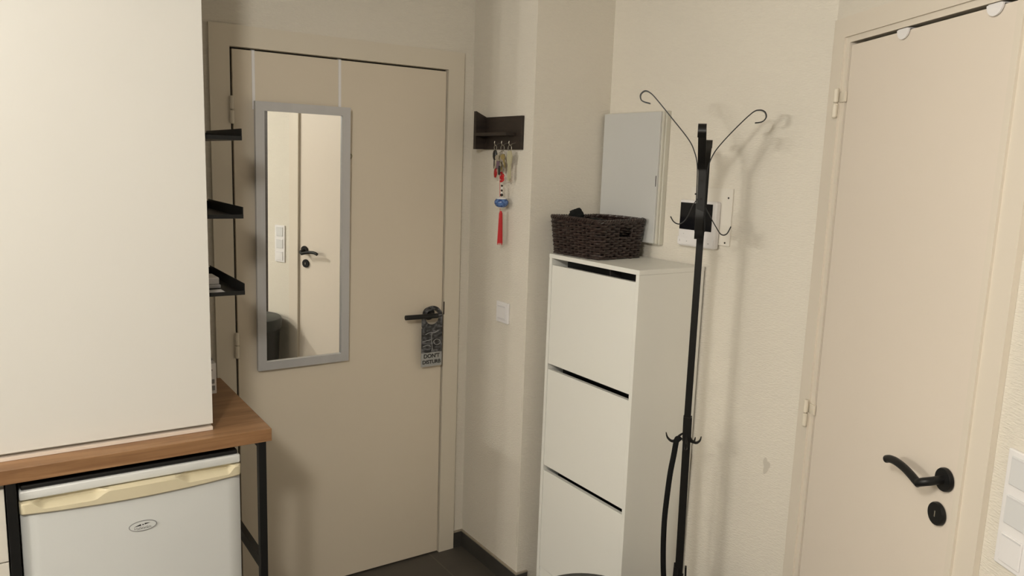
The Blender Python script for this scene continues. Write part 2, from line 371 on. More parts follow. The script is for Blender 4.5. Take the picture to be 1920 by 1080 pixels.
# discs: local (s, off, z); lathe axis along the wall normal
def disc_g(bm, s, z, r, t, o=.0065, n=40):
    a = Matrix(((1, 0, 0), (0, 0, 1), (0, 1, 0))).to_4x4()
    lathe(bm, [(0, 0), (r, 0), (r, t*.65), (r*.94, t), (0, t)], (0, 0, 0), n, mtx=G @ Matrix.Translation((s, o, z)) @ a); return bm
h = obj('door_handle', disc_g(BM(), .677, 1.034, .0265, .009), 'metalb', d2, smooth=True)
bm = BM(); g3 = lambda s, o, z: G @ Vector((s, o, z))
tube(bm, smooth_path([g3(.676, .010, 1.034), g3(.675, .040, 1.030), g3(.671, .052, 1.027), g3(.664, .056, 1.023), g3(.657, .0565, 1.0195)], 5), .0095, 18)
tube(bm, smooth_path([g3(.660, .0565, 1.0175), g3(.648, .0565, 1.0205), g3(.632, .0565, 1.0255), g3(.610, .056, 1.0305), g3(.588, .056, 1.0335), g3(.566, .056, 1.034), g3(.547, .056, 1.031), g3(.535, .056, 1.026)], 5), .0093, 18)
obj('lever', bm, 'metalb', h, smooth=True)
e = obj('keyhole_plate', disc_g(BM(), .6665, .950, .0262, .0085), 'metalb', d2, smooth=True)
obj('keyhole', box(BM(), .6650, .668, .0148, .0156, .943, .957, .0004, mtx=G), 'steel', e, label='pale glint of the key slot')

def over_hook(s, lab):
    r = .0235
    bm = BM(); poly = [(r*math.cos(a), r*math.sin(a)) for a in [math.pi+math.pi*k/20 for k in range(21)]]
    prism(bm, [(u, v) for u, v in poly], G @ Vector((s, .0064, 2.038)), T, (0, 0, 1), N, .004)
    box(bm, s-r*.8, s+r*.8, -.02, .0104, 2.0375, 2.0395, mtx=G)
    tag(obj('over_door_hook', bm, 'plastic'), lab, 'hook', 'white hooks over the second door')
over_hook(.338, 'white half-round hook over top of the right-hand door, nearer its hinges')
over_hook(.647, 'white half-round hook over top of the right-hand door, farther from its hinges')

# triple switch plate right of the second door
sw = thing('switch_plate', B+T*.874+Vector((0, 0, .934)), 'white plate with three stacked switches right of the second door', 'light switch')
bm = BM(); box(bm, .843, .925, .0005, .009, .934, 1.171, .0025, mtx=G); obj('plate', bm, 'plastic', sw)
for k, z in enumerate((1.131, 1.0525, .974)):
    bm = BM(); box(bm, .857, .911, .009, .0125, z-.029, z+.029, .0015, mtx=G); r = obj('rocker', bm, 'plastic' if k == 2 else 'rocker', sw)
    bm = BM(); box(bm, .860, .908, .0123, .0131, z+.0235, z+.0265, mtx=G); obj('rocker_edge', bm, 'plastic2', r)

# ------------------------------------------------------------------ single switch on the wall corner
sw = thing('light_switch', (XA, 2.52, 1.064), 'small white wall switch beside the entrance door', 'light switch')
obj('plate', box(BM(), XA-.009, XA-.0005, 2.478, 2.562, 1.064, 1.146, .002), 'plastic', sw)
r = obj('rocker', box(BM(), XA-.0125, XA-.009, 2.491, 2.549, 1.076, 1.134, .0015), 'plastic', sw)
for z in (1.127, 1.080): obj('rocker_edge', box(BM(), XA-.0131, XA-.0124, 2.494, 2.546, z, z+.003), 'plastic2', r)

# ------------------------------------------------------------------ key shelf with keys
ks = thing('key_shelf', (XA, 2.56, 1.735), 'small dark wooden key shelf on the wall right of the entrance door', 'key holder')
obj('back_board', box(BM(), XA-.012, XA-.0005, 2.424, 2.70, 1.738, 1.862, .001), 'darkwood', ks)
bm = BM(); prism(bm, [(0, 0), (.052, -.001), (.052, .146), (0, .123)], (XA-.001, 2.682, 1.738), (-1, 0, 0), (0, 0, 1), (0, 1, 0), .018)
obj('side_board', bm, 'darkwood', ks)
obj('small_shelf', box(BM(), XA-.058, XA-.012, 2.46, 2.682, 1.788, 1.800, .001), 'darkwood', ks)
hk = [2.562, 2.512, 2.462]
for y in hk:
    bm = BM(); tube(bm, smooth_path([(XA-.012, y, 1.762), (XA-.026, y, 1.758), (XA-.036, y, 1.752), (XA-.041, y, 1.760), (XA-.040, y, 1.768)], 4), .0014, 8)
    obj('hook', bm, 'steel', ks, smooth=True)
def ring(bm, c, r, w_=.0011, axis=(1, 0, 0), n=24):
    a = Vector(axis).normalized(); u = Vector((0, 0, 1)); v = a.cross(u)
    tube(bm, [Vector(c)+u*math.cos(2*math.pi*k/n)*r+v*math.sin(2*math.pi*k/n)*r for k in range(n)], w_, 6, closed=True); return bm
def key(bm, x, y, z, L=.05, tilt=0., hd=.011):
    """flat key hanging from (x,y,z): round bow, blade with teeth"""
    pts = [(hd*math.cos(a), -hd+hd*math.sin(a)) for a in [math.pi*(-.42)+math.pi*1.84*k/18 for k in range(19)]]
    pts += [(-.003, -hd*2), (-.003, -L), (0, -L-.003)] + [(.003, -L+.002), (.0045, -L+.006), (.0025, -L+.010), (.0045, -L+.014), (.0028, -L+.018), (.003, -hd*2)]
    c, s = math.cos(tilt), math.sin(tilt)
    prism(bm, [(u*c-v*s, u*s+v*c) for u, v in pts], (x, y, z), (.15, -1, 0), (0, 0, 1), (1, 0, 0), .002)
KX = XA-.036
# 1: black car key with a red fob
k1 = thing('car_key', (KX, hk[0], 1.67), 'black car key with a red fob on the leftmost hook of the key shelf', 'key')
obj('key_ring', ring(BM(), (KX, hk[0], 1.744), .009), 'steel', k1, smooth=True)
bm = BM(); lathe(bm, [(0, -.021), (.008, -.019), (.0125, -.008), (.013, .004), (.009, .015), (0, .019)], (0, 0, 0), 20, mtx=Matrix.Translation((KX, hk[0]+.002, 1.717)) @ Matrix.Diagonal((.55, 1, 1, 1)))
obj('key_head', bm, 'black', k1, smooth=True)
bm = BM(); box(bm, KX-.001, KX+.001, hk[0]+.004, hk[0]+.009, 1.664, 1.70); box(bm, KX+.003, KX+.0045, hk[0]-.009, hk[0]-.004, 1.668, 1.705)
obj('key_blade', bm, 'black', k1)
bm = BM(); lathe(bm, [(0, -.021), (.006, -.019), (.0105, -.008), (.011, .005), (.007, .016), (0, .019)], (0, 0, 0), 20, mtx=Matrix.Translation((KX, hk[0]-.006, 1.650)) @ Matrix.Rotation(.12, 4, 'X') @ Matrix.Diagonal((.4, 1, 1, 1)))
obj('red_fob', bm, 'redp', k1, smooth=True)
# 2: crowded bunch of keys
k2 = thing('key_bunch', (KX, hk[1], 1.63), 'crowded bunch of steel keys and small fobs on the middle hook', 'keys')
bm = BM(); ring(bm, (KX, hk[1], 1.742), .012); ring(bm, (KX-.002, hk[1]-.004, 1.722), .010, axis=(.6, .7, 0)); ring(bm, (KX-.003, hk[1]+.006, 1.716), .012, axis=(1, .3, 0))
obj('key_ring', bm, 'steel', k2, smooth=True)
for i, (dx, dy, z, L, ti, m) in enumerate(((0, .012, 1.722, .052, -.18, 'steel'), (-.004, .004, 1.715, .056, .06, 'brass'), (-.008, -.004, 1.712, .05, .22, 'steel'), (-.012, .008, 1.70, .046, -.05, 'steel'), (-.004, -.012, 1.706, .05, .12, 'steel'), (-.010, .018, 1.716, .055, -.3, 'steel'), (-.012, -.018, 1.72, .05, .3, 'brass'), (-.015, .0, 1.690, .05, .1, 'steel'))):
    bm = BM(); key(bm, KX+dx, hk[1]+dy, z, L, ti); obj('key', bm, m, k2)
bm = BM(); box(bm, KX-.018, KX-.013, hk[1]-.004, hk[1]+.014, 1.664, 1.694, .003, mtx=None); obj('mauve_fob', bm, 'purple', k2)
bm = BM(); box(bm, KX-.022, KX-.018, hk[1]-.018, hk[1]-.006, 1.642, 1.676, .002); obj('black_fob', bm, 'black', k2)
# 3: pale fob
k3 = thing('pale_key_fob', (KX, hk[2], 1.62), 'pale long key fob on the rightmost hook of the key shelf', 'key')
obj('key_ring', ring(BM(), (KX, hk[2], 1.742), .012), 'steel', k3, smooth=True)
bm = BM(); prism(bm, [(-.008, 0), (.008, 0), (.014, -.02), (.012, -.04), (.007, -.055), (.008, -.10), (.003, -.112), (-.003, -.112), (-.007, -.10), (-.005, -.055), (-.012, -.038), (-.013, -.018)], (KX-.003, hk[2], 1.732), (.1, -1, 0), (0, 0, 1), (1, 0, 0), .006)
obj('fob', bm, 'creamfob', k3)
# tassel charm
tc_ = thing('tassel_charm', (KX-.006, hk[1]-.012, 1.38), 'red tassel charm with a blue and white porcelain bead under the keys', 'charm')
tx, ty = KX-.004, hk[1]-.010
bm = BM(); tube(bm, [(tx-.012, ty, 1.655), (tx, ty, 1.43)], .0009, 6); obj('cord', bm, 'red', tc_)
bm = BM()
for k in range(5):
    a = math.pi*2*k/5; z = 1.632
    ring(bm, (tx, ty+.007*math.cos(a), z+.011*math.sin(a)), .0055, .0022, n=14)
ring(bm, (tx, ty, z), .006, .0026, n=14)
for k in range(3): lathe(bm, [(0, -.005), (.0045, -.003), (.005, .001), (0, .005)], (tx-.002, ty+(-.004 if k % 2 else .004), 1.65-.016*k), 10)
obj('knot', bm, 'red', tc_, smooth=True)
for i, (z, r, m) in enumerate(((1.601, .0045, 'darkwood'), (1.592, .0055, 'ceramicw'), (1.583, .0045, 'darkwood'), (1.574, .005, 'ceramicw'), (1.566, .0065, 'darkwood'))):
    bm = BM(); lathe(bm, [(0, -r*.9), (r*.8, -r*.5), (r, 0), (r*.8, r*.5), (0, r*.9)], (tx, ty, z), 14); obj('bead', bm, m, tc_, smooth=True)
bm = BM(); lathe(bm, [(0, -.020), (.012, -.0195), (.021, -.015), (.0265, -.006), (.0268, .003), (.022, .011), (.013, .0145), (0, .015)], (tx, ty, 1.539), 28)
pb = obj('porcelain_bead', bm, 'porcelain', tc_, smooth=True)
bm = BM(); lathe(bm, [(0, .010), (.0205, .0122), (.0165, .0172), (.007, .0195), (0, .0195)], (tx, ty, 1.539), 28); obj('white_cap', bm, 'ceramicw', pb, smooth=True); bm = BM(); lathe(bm, [(0, -.024), (.006, -.024), (.012, -.0205), (.010, -.016), (0, -.016)], (tx, ty, 1.539), 20)
obj('white_cap', bm, 'ceramicw', pb, smooth=True)
bm = BM(); lathe(bm, [(0, .122), (.004, .122), (.0065, .112), (.0075, .06), (.0095, 0), (0, -.001)], (tx, ty+.002, 1.383), 22)
for k in range(22):
    a = 2*math.pi*k/22; c, s = math.cos(a), math.sin(a); tube(bm, [(tx+.006*c, ty+.002+.006*s, 1.497), (tx+.0078*c, ty+.002+.0078*s, 1.44), (tx+.0098*c, ty+.002+.0098*s, 1.381-.003*(k % 3))], .0009, 5)
obj('tassel', bm, 'red', tc_, smooth=True)

# ------------------------------------------------------------------ electrical panel box on the right wall
ep = thing('fuse_box', (XR, 2.19, 1.418), 'flat grey fuse box cover on the wall behind the wicker basket', 'fuse box')
obj('base', box(BM(), 2.004, XR-.0005, 2.032, 2.355, 1.412, 1.889, .002), 'panelb', ep)
obj('rim', box(BM(), 1.994, 2.004, 2.037, 2.351, 1.416, 1.886, .0015), 'panelb', ep)
lid = obj('cover', box(BM(), 1.985, 1.994, 2.044, 2.348, 1.418, 1.884, .0015), 'panel', ep)
obj('latch', box(BM(), 1.9838, 1.9855, 2.047, 2.0495, 1.622, 1.660), 'dark', lid)

# ------------------------------------------------------------------ intercom on its wall plate
ip = thing('wall_plate', (XR, 1.81, 1.44), 'pale blanking plate with dark screw holes behind the intercom', 'wall plate')
obj('plate', box(BM(), XR-.006, XR-.0005, 1.724, 1.905, 1.44, 1.628, .0008), 'platep', ip)
for y, z in ((1.887, 1.604), (1.741, 1.598), (1.743, 1.45)):
    bm = BM(); lathe(bm, [(0, 0), (.0032, 0), (.0032, .0008), (0, .0008)], (XR-.006, y, z), 14, axis='x'); obj('screw_hole', bm, 'dark', ip)
ic = thing('intercom', (XR-.006, 1.85, 1.42), 'white video intercom with black screen behind the coat stand', 'intercom')
obj('housing', box(BM(), XR-.028, XR-.0062, 1.768, 1.935, 1.425, 1.583, .006, 3), 'plastic', ic, smooth=True)
scr = obj('screen', box(BM(), XR-.0292, XR-.028, 1.785, 1.930, 1.482, 1.574, .0005), 'screen', ic)
obj('button_strip', box(BM(), XR-.0300, XR-.028, 1.772, 1.934, 1.431, 1.456, .0008), 'plastic', ic)
bm = BM(); prism(bm, [(0, 0), (.0036, 0), (.0036, .001), (.0012, .001), (.0012, .0065), (0, .0065)], (XR-.0299, 1.9242, 1.4402), (0, -1, 0), (0, 0, 1), (-1, 0, 0), .0006); obj('button_mark', bm, 'greyprint', ic)
for y0, y1, z0, z1 in ((1.790, 1.796, 1.441, 1.443), (1.8895, 1.892, 1.441, 1.4435), (1.908, 1.910, 1.466, 1.468)):
    xo = .0280 if z0 > 1.46 else .0299
    obj('button_mark', box(BM(), XR-xo-.0006, XR-xo, y0, y1, z0, z1), 'greyprint', ic)

# ------------------------------------------------------------------ stains and scuffs on the walls
bm = BM(); q = []
for k in range(18):
    a = 2*math.pi*k/18; rr = 1+.25*math.sin(3*a+1)+.12*math.sin(5*a); q.append((.012*rr*math.cos(a), .026*rr*math.sin(a)))
prism(bm, q, (XR-.0008, 1.508, .756), (0, -1, 0), (0, 0, 1), (-1, 0, 0), .0003); o = struct('wall_scuff', bm, 'stain')
bm = BM()
for z0, z1, w in ((.35, .43, .0014), (.18, .285, .0022), (.145, .165, .0010), (.74, .80, .001), (.545, .56, .001)):
    box(bm, XA-.0008, XA-.0002, YE+.006, YE+.006+w, z0, z1)
struct('wall_crack', bm, 'stain')

# ------------------------------------------------------------------ shoe cabinet
sc = thing('shoe_cabinet', (1.87, 2.06, 0), 'tall narrow white shoe cabinet with three tilt-out flaps', 'cabinet')
cx0, cx1, cy0, cy1, ct = 1.715, XR-.010, 1.8175, 2.3022, 1.3617
bm = BM(); box(bm, cx0, cx1, cy0, cy1, ct-.0155, ct, .0008); obj('top_board', bm, 'shoe', sc)
for y in (cy0+.001, cy1-.016):
    obj('side_panel', box(BM(), cx0+.0005, cx1, y, y+.015, 0, ct-.0158, .0006), 'shoe', sc)
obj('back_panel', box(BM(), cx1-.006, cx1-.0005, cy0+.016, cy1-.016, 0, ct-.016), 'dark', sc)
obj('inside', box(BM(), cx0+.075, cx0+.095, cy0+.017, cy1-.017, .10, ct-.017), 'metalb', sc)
fy0, fy1 = cy0+.0175, cy1-.0175
for z0, z1 in ((.947, 1.321), (.5455, .9260), (.127, .5250)):
    obj('flap', box(BM(), cx0+.002, cx0+.018, fy0, fy1, z0, z1, .0008), 'shoe', sc)
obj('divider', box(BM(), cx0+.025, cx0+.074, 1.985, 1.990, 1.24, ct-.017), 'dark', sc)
obj('plinth', box(BM(), cx0+.006, cx0+.020, cy0+.0165, cy1-.0165, 0, .123), 'shoe', sc)

# ------------------------------------------------------------------ wicker basket with black cloth
BC = Vector((1.851, 2.199, ct)); BR = Matrix.Translation(BC) @ Matrix.Rotation(math.radians(4), 4, 'Z')
bk = thing('wicker_basket', BC, 'dark brown wicker basket on top of the shoe cabinet', 'basket')
BH = .136
def rrect(hx, hy, r, n=240):
    """points, outward normals and arc length round a rounded rectangle"""
    segs = []; L = 0; pts = []
    per = 4*(hx+hy)-8*r+2*math.pi*r
    for i in range(n):
        s = per*i/n
        for (l, kind) in ((2*(hy-r), 'E'), (math.pi*r/2, 'NE'), (2*(hx-r), 'N'), (math.pi*r/2, 'NW'), (2*(hy-r), 'W'), (math.pi*r/2, 'SW'), (2*(hx-r), 'S'), (math.pi*r/2, 'SE')):
            if s <= l: break
            s -= l
        a0 = {'NE': 0, 'NW': math.pi/2, 'SW': math.pi, 'SE': 1.5*math.pi}
        cc = {'NE': (hx-r, hy-r), 'NW': (-hx+r, hy-r), 'SW': (-hx+r, -hy+r), 'SE': (hx-r, -hy+r)}
        if kind == 'E': p, nn = (hx, -hy+r+s), (1, 0)
        elif kind == 'N': p, nn = (hx-r-s, hy), (0, 1)
        elif kind == 'W': p, nn = (-hx, hy-r-s), (-1, 0)
        elif kind == 'S': p, nn = (-hx+r+s, -hy), (0, -1)
        else:
            a = a0[kind]+s/r; nn = (math.cos(a), math.sin(a)); p = (cc[kind][0]+r*nn[0], cc[kind][1]+r*nn[1])
        pts.append((Vector((*p, 0)), Vector((*nn, 0)), per*i/n))
    return pts, per
def bdims(z): f = z/BH; return .1065+.012*f, .1215+.012*f
NST = 44; NR = 15; bm = BM()
for j in range(NR):
    z = .006+j*(BH-.014)/(NR-1); hx, hy = bdims(z); pts, per = rrect(hx, hy, .026); ph = math.pi*j
    P = []; zone = []
    for i, (p, nn, s) in enumerate(pts):
        wv = math.sin(s/per*NST*math.pi+ph)
        P.append(BR @ (p+nn*(.0032*wv)+Vector((0, 0, z+.0012*math.sin(s*61+j*2.1)+.0006*math.sin(s*233+j))))); 
        zone.append(abs(p.x-.012) < .0285 and p.y < -hy+.01 and .078 < z < .112)
    rr = .0044
    if any(zone):
        k0 = max(i for i in range(len(P)) if zone[i])+1; k1 = min(i for i in range(len(P)) if zone[i])
        path = P[k0:]+P[:k1]; tube(bm, path, rr, 6)
    else: tube(bm, P, rr, 6, closed=True)
obj('woven_wall', bm, 'wicker', bk, smooth=True)
bm = BM(); p0, per0 = rrect(*bdims(0), .026, NST*2); p1, _ = rrect(*bdims(BH), .026, NST*2)
for k in range(0, NST*2, 2):
    q0, q1 = p0[k][0], p1[k][0]; dx = abs(q1.x-.012); f = .56 if q1.y < -.1 and .008 < dx < .030 else 1
    tube(bm, [BR @ (q0+Vector((0, 0, .002))), BR @ (q0.lerp(q1, f)+Vector((0, 0, (BH-.004)*f)))], .0024, 6)
obj('stakes', bm, 'wicker', bk, smooth=True)
bm = BM(); hx, hy = bdims(BH); pts, per = rrect(hx, hy, .028, 400)
for q in (0, 1, 2):
    tube(bm, [BR @ (p+nn*(.0042*math.cos(s/per*2*math.pi*26+q*2.094))+Vector((0, 0, BH+.0042*math.sin(s/per*2*math.pi*26+q*2.094)+.0018*math.sin(s*15)))) for p, nn, s in pts], .0040, 6, closed=True)
obj('braided_rim', bm, 'wicker', bk, smooth=True)
bm = BM(); hx, hy = bdims(0); t = BM(); box(t, -hx+.002, hx-.002, -hy+.002, hy-.002, .001, .005); t.transform(BR); join(bm, t); obj('bottom', bm, 'wicker', bk)
def lump(bm, c, r, seed, amp=.25, sub=4, fr=9):
    t = bmesh.new(); bmesh.ops.create_icosphere(t, subdivisions=sub, radius=1)
    for v in t.verts:
        n3 = v.co.normalized(); d = 1+amp*noise.noise(n3*1.3+Vector((seed, 0, 0)))+amp*.45*noise.noise(n3*4+Vector((0, seed, 0)))
        v.co = Vector((n3.x*r[0]*d, n3.y*r[1]*d, n3.z*r[2]*d))
    t.transform(BR @ Matrix.Translation(c)); join(bm, t)
bm = BM(); lump(bm, (-.005, .0, .088), (.078, .092, .046), 3); obj_c = obj('black_cloth', bm, 'cloth', smooth=True)
tag(obj_c, 'crumpled black cloth filling the wicker basket', 'cloth')
bm = BM(); lump(bm, (-.045, .066, .146), (.028, .028, .022), 11, .3); o = obj('cloth_bundle', bm, 'cloth', smooth=True)
tag(o, 'small round black bundle poking above the basket rim at its far left', 'cloth')

# ------------------------------------------------------------------ coat stand
SP = Vector((1.8, 1.655, 0)); AZ = .8273
TT = Vector((math.cos(AZ), -math.sin(AZ), 0)); NN = Vector((math.sin(AZ), math.cos(AZ), 0))
SM = lambda u, z, d=0.: SP+TT*u+NN*d+Vector((0, 0, z))
cs = thing('coat_stand', SP, 'black metal coat stand with curled arms in front of the right wall', 'coat stand')
lean = lambda z: .009*(1-z/1.8)+.0
obj('lower_pole', tube(BM(), [SM(.016, .02), SM(.006, .905)], .0172, 4, up=TT), 'stand', cs)
obj('upper_pole', tube(BM(), [SM(.004, .88), SM(.003, 1.56)], .0150, 4, up=TT), 'stand', cs)
obj('collar', tube(BM(), [SM(.0065, .835), SM(.005, .912)], .0192, 4, up=TT), 'stand', cs)
def arm(pts, width=.010, th=.0016, nm='arm'):
    """flat bar; pts as (u, z, d)"""
    P = smooth_path([SM(u, z, d) for u, z, d in pts], 8); side = ((P[-1]-P[0]).cross(Vector((0, 0, 1))))
    if side.length < 1e-4: side = TT
    t = bmesh.new(); rings = []; side.normalize()
    for i, p in enumerate(P):
        dd = (P[min(i+1, len(P)-1)]-P[max(i-1, 0)]).normalized(); nrm = dd.cross(side).normalized()
        rings.append([t.verts.new(p+side*a*width+nrm*b*th) for a, b in ((-1, -1), (1, -1), (1, 1), (-1, 1))])
    for A, C2 in zip(rings, rings[1:]):
        for k in range(4): t.faces.new((A[k], A[(k+1) % 4], C2[(k+1) % 4], C2[k]))
    t.faces.new(rings[0][::-1]); t.faces.new(rings[-1])
    bm = BM(); join(bm, t); return obj(nm, bm, 'stand', cs)
# left and right arms (seen edge-on), front and back arms (seen flat)
arm([(-.014, 1.50, 0), (-.017, 1.62, 0), (-.021, 1.699, 0), (-.033, 1.742, 0), (-.053, 1.777, 0), (-.105, 1.837, 0), (-.156, 1.894, 0), (-.175, 1.911, 0), (-.189, 1.916, 0), (-.200, 1.909, 0), (-.203, 1.898, 0), (-.196, 1.886, 0), (-.172, 1.879, 0)])
arm([(.014, 1.50, 0), (.010, 1.62, 0), (.010, 1.684, 0), (.021, 1.727, 0), (.041, 1.761, 0), (.083, 1.812, 0), (.126, 1.857, 0), (.146, 1.865, 0), (.161, 1.860, 0), (.166, 1.845, 0), (.156, 1.832, 0), (.136, 1.828, 0)])
arm([(-.001, 1.50, -.014), (-.004, 1.66, -.017), (-.008, 1.70, -.025), (-.010, 1.745, -.07), (-.012, 1.79, -.13), (-.013, 1.806, -.155), (-.013, 1.812, -.17), (-.013, 1.806, -.183), (-.013, 1.790, -.188), (-.013, 1.776, -.178)], .0115)
arm([(.006, 1.50, .014), (.006, 1.66, .017), (.006, 1.70, .022), (.007, 1.735, .05), (.009, 1.765, .09), (.010, 1.778, .11), (.010, 1.772, .128), (.010, 1.755, .128)], .0100)
# lower hooks
arm([(-.012, 1.60, 0), (-.026, 1.578, 0), (-.038, 1.546, 0), (-.052, 1.525, 0), (-.066, 1.520, 0), (-.080, 1.527, 0), (-.090, 1.542, 0)], .0065, .0014, 'lower_hook')
arm([(.008, 1.60, 0), (.009, 1.58, 0), (.025, 1.552, 0), (.047, 1.517, 0), (.064, 1.495, 0), (.080, 1.497, 0), (.091, 1.520, 0)], .0065, .0014, 'lower_hook')
arm([(-.004, 1.58, -.012), (-.004, 1.54, -.022), (-.003, 1.50, -.05), (-.003, 1.485, -.07), (-.003, 1.49, -.085), (-.003, 1.51, -.09)], .0115, .0016, 'lower_hook')
arm([(.003, 1.58, .012), (.003, 1.54, .022), (.003, 1.50, .05), (.003, 1.485, .07), (.003, 1.49, .085), (.003, 1.51, .09)], .0115, .0016, 'lower_hook')
bm = BM()
for u, z in ((-.003, 1.655), (-.004, 1.600)):
    p = SM(u, z, -.0185); obj('screw', tube(BM(), [p+NN*.002, p], .0035, 12), 'dark', cs)
def mini(pts):
    P = smooth_path([SM(u, z, d) for u, z, d in pts], 6); n = len(P)
    bm = BM(); tube(bm, P, [.0018+.0042*math.sin(math.pi*min(1, (i+3)/(n+2))) for i in range(n)], 8, sx=.8, sy=.8); obj('small_hook', bm, 'stand', cs, smooth=True)
mini([(-.006, .856, 0), (-.017, .846, 0), (-.025, .832, 0), (-.039, .826, 0), (-.053, .836, 0), (-.059, .853, 0)])
mini([(.012, .856, 0), (.016, .846, 0), (.022, .835, 0), (.036, .829, 0), (.047, .837, 0), (.051, .852, 0)])
mini([(.006, .856, -.012), (.006, .838, -.03), (.006, .825, -.05), (.006, .832, -.066), (.006, .848, -.07)])
mini([(.008, .856, .012), (.014, .838, .025), (.022, .818, .04), (.030, .812, .055), (.034, .825, .065)])
for k in range(3):
    a = -AZ+2*math.pi/3*k; d = Vector((math.cos(a), math.sin(a), 0))
    P = [SP+TT*.013+d*r+Vector((0, 0, z)) for r, z in ((.020, .405), (.022, .36), (.028, .28), (.045, .19), (.08, .11), (.115, .065), (.14, .025), (.148, .006))]
    bm = BM(); tube(bm, smooth_path(P, 5), .0085, 4, sx=.55, sy=1.25, up=Vector((0, 0, 1)).cross(d)); obj('leg', bm, 'stand', cs)
obj('base_collar', tube(BM(), [SM(.0145, .345), SM(.0138, .372)], .0200, 4, up=TT), 'stand', cs)

# black strap on the small hook
bm = BM(); P = smooth_path([SM(u, z, -.004) for u, z in ((-.012, .832), (-.020, .838), (-.025, .828), (-.030, .78), (-.037, .72), (-.042, .64), (-.045, .56), (-.043, .47), (-.037, .38), (-.026, .28), (-.018, .20), (-.016, .14))], 6)
tube(bm, P, .0095, 8, sx=1.0, sy=.35, up=NN)
tag(obj('hanging_strap', bm, 'strap', smooth=True), 'long black strap hanging from a small hook on the coat stand pole', 'strap')

# ------------------------------------------------------------------ kitchenette: worktop, legs, fridge, cabinets
tag(obj('worktop', box(BM(), -1.4, .6455, 2.182, D-.002, .8625, .9, .0012), 'worktop'), 'brown wood-look worktop above the small fridge', 'worktop')
fr = thing('table_frame', (.62, 2.4, 0), 'black metal leg frame holding up the right end of the worktop', 'table leg')
for y in (2.186, 2.755): obj('leg', box(BM(), .608, .630, y, y+.022, 0, .8622, .001), 'metalb', fr)
obj('crossbar', box(BM(), .610, .628, 2.208, 2.755, .462, .497), 'metalb', fr, label='dark grey crossbar')
obj('top_rail', box(BM(), .610, .628, 2.208, 2.755, .842, .8622), 'metalb', fr)
fr2 = thing('table_frame', (.0, 2.4, 0), 'black metal leg frame between the fridge and the white drawers', 'table leg')
for y in (2.186, 2.755): obj('leg', box(BM(), -.0085, .0135, y, y+.022, 0, .8622, .001), 'metalb', fr2)
obj('top_rail', box(BM(), -.0065, .0115, 2.208, 2.755, .842, .8622), 'metalb', fr2)

dr = thing('drawer_unit', (-.25, 2.5, 0), 'white drawer unit at the left edge, under the worktop', 'drawers')
obj('body', box(BM(), -.50, -.012, 2.218, 2.76, .0, .86), 'white', dr)
for z0, z1 in ((.655, .845), (.46, .651), (.26, .456), (.06, .256)):
    obj('drawer', box(BM(), -.50, -.012, 2.200, 2.217, z0, z1, .001), 'white', dr)

# fridge
fg = thing('fridge', (.29, 2.5, 0), 'small white under-counter fridge with a cream grip strip', 'fridge')
fx0, fx1, fyf = .018, .558, 2.196
obj('body', box(BM(), fx0+.004, fx1-.004, fyf+.050, 2.755, .03, .808, .006), 'fridge', fg, smooth=True)
obj('top_board', box(BM(), fx0, fx1, fyf-.002, 2.76, .8085, .8335, .005, 3), 'fridge', fg, smooth=True)
obj('top_slab', box(BM(), fx0+.004, fx1-.006, fyf+.004, 2.755, .8340, .8465, .004, 3), 'black', fg, label='black slab in the gap above the fridge top')  # black slab in the gap between fridge and worktop
def bowed(z0, z1, x0, x1, bow, y0, y1, m, nm, par, zfun=None, rc=.012):
    """panel whose front bows out a little; optional lower edge curve"""
    t = bmesh.new(); n = 28; rows = []
    for i in range(n+1):
        f = i/n; x = x0+(x1-x0)*f; e = min(f, 1-f)*(x1-x0); rnd = rc-math.sqrt(max(0, rc*rc-(rc-min(e, rc))**2))
        y = y0+rnd-bow*(1-(2*f-1)**2); zl = z0-(zfun(f) if zfun else 0); rows.append([t.verts.new(c) for c in ((x, y, zl), (x, y, z1), (x, y1, z1), (x, y1, zl))])
    for A, C2 in zip(rows, rows[1:]):
        for k in range(4): t.faces.new((A[k], A[(k+1) % 4], C2[(k+1) % 4], C2[k]))
    t.faces.new(rows[0]); t.faces.new(rows[-1][::-1]); bm = BM(); join(bm, t);
    return obj(nm, bm, m, par, smooth=True)
bow = lambda f: .008*(1-(2*f-1)**2)
door = bowed(.05, .7760, fx0, fx1, .010, fyf, fyf+.048, 'fridge', 'door', fg, lambda f: 0)
# grip strip: front face with two recesses, built as a curved slab whose top edge drops at the grips
t = bmesh.new(); n = 120; rows = []; x0, x1 = fx0-.001, fx1+.001
def sstep(a, b, v): v = min(1, max(0, (v-a)/(b-a))); return v*v*(3-2*v)
for i in range(n+1):
    f = i/n; x = x0+(x1-x0)*f; rc = .012; e = min(f, 1-f)*(x1-x0); rnd = rc-math.sqrt(max(0, rc*rc-(rc-min(e, rc))**2))
    y = fyf-.010+rnd-.010*(1-(2*f-1)**2)
    g = max(sstep(.045, .10, f)*(1-sstep(.30, .375, f)), sstep(.665, .74, f)*(1-sstep(.93, .97, f)))
    zt = .803-.0180*g; zb = .7735-bow(f)*1.0; yi = y+.004+.026*g
    rows.append([t.verts.new(c) for c in ((x, y+.004, zb), (x, y, zb+.004), (x, y, zt-.002), (x, y+.0025, zt), (x, yi, .803-.009*g), (x, yi+.002, .8045), (x, fyf+.045, .8045), (x, fyf+.045, zb))])
for A, C2 in zip(rows, rows[1:]):
    for k in range(8): t.faces.new((A[k], A[(k+1) % 8], C2[(k+1) % 8], C2[k]))
t.faces.new(rows[0]); t.faces.new(rows[-1][::-1]); bm = BM(); join(bm, t); obj('grip_strip', bm, 'cream', fg, smooth=True, label='yellowed cream plastic grip strip with two finger recesses')
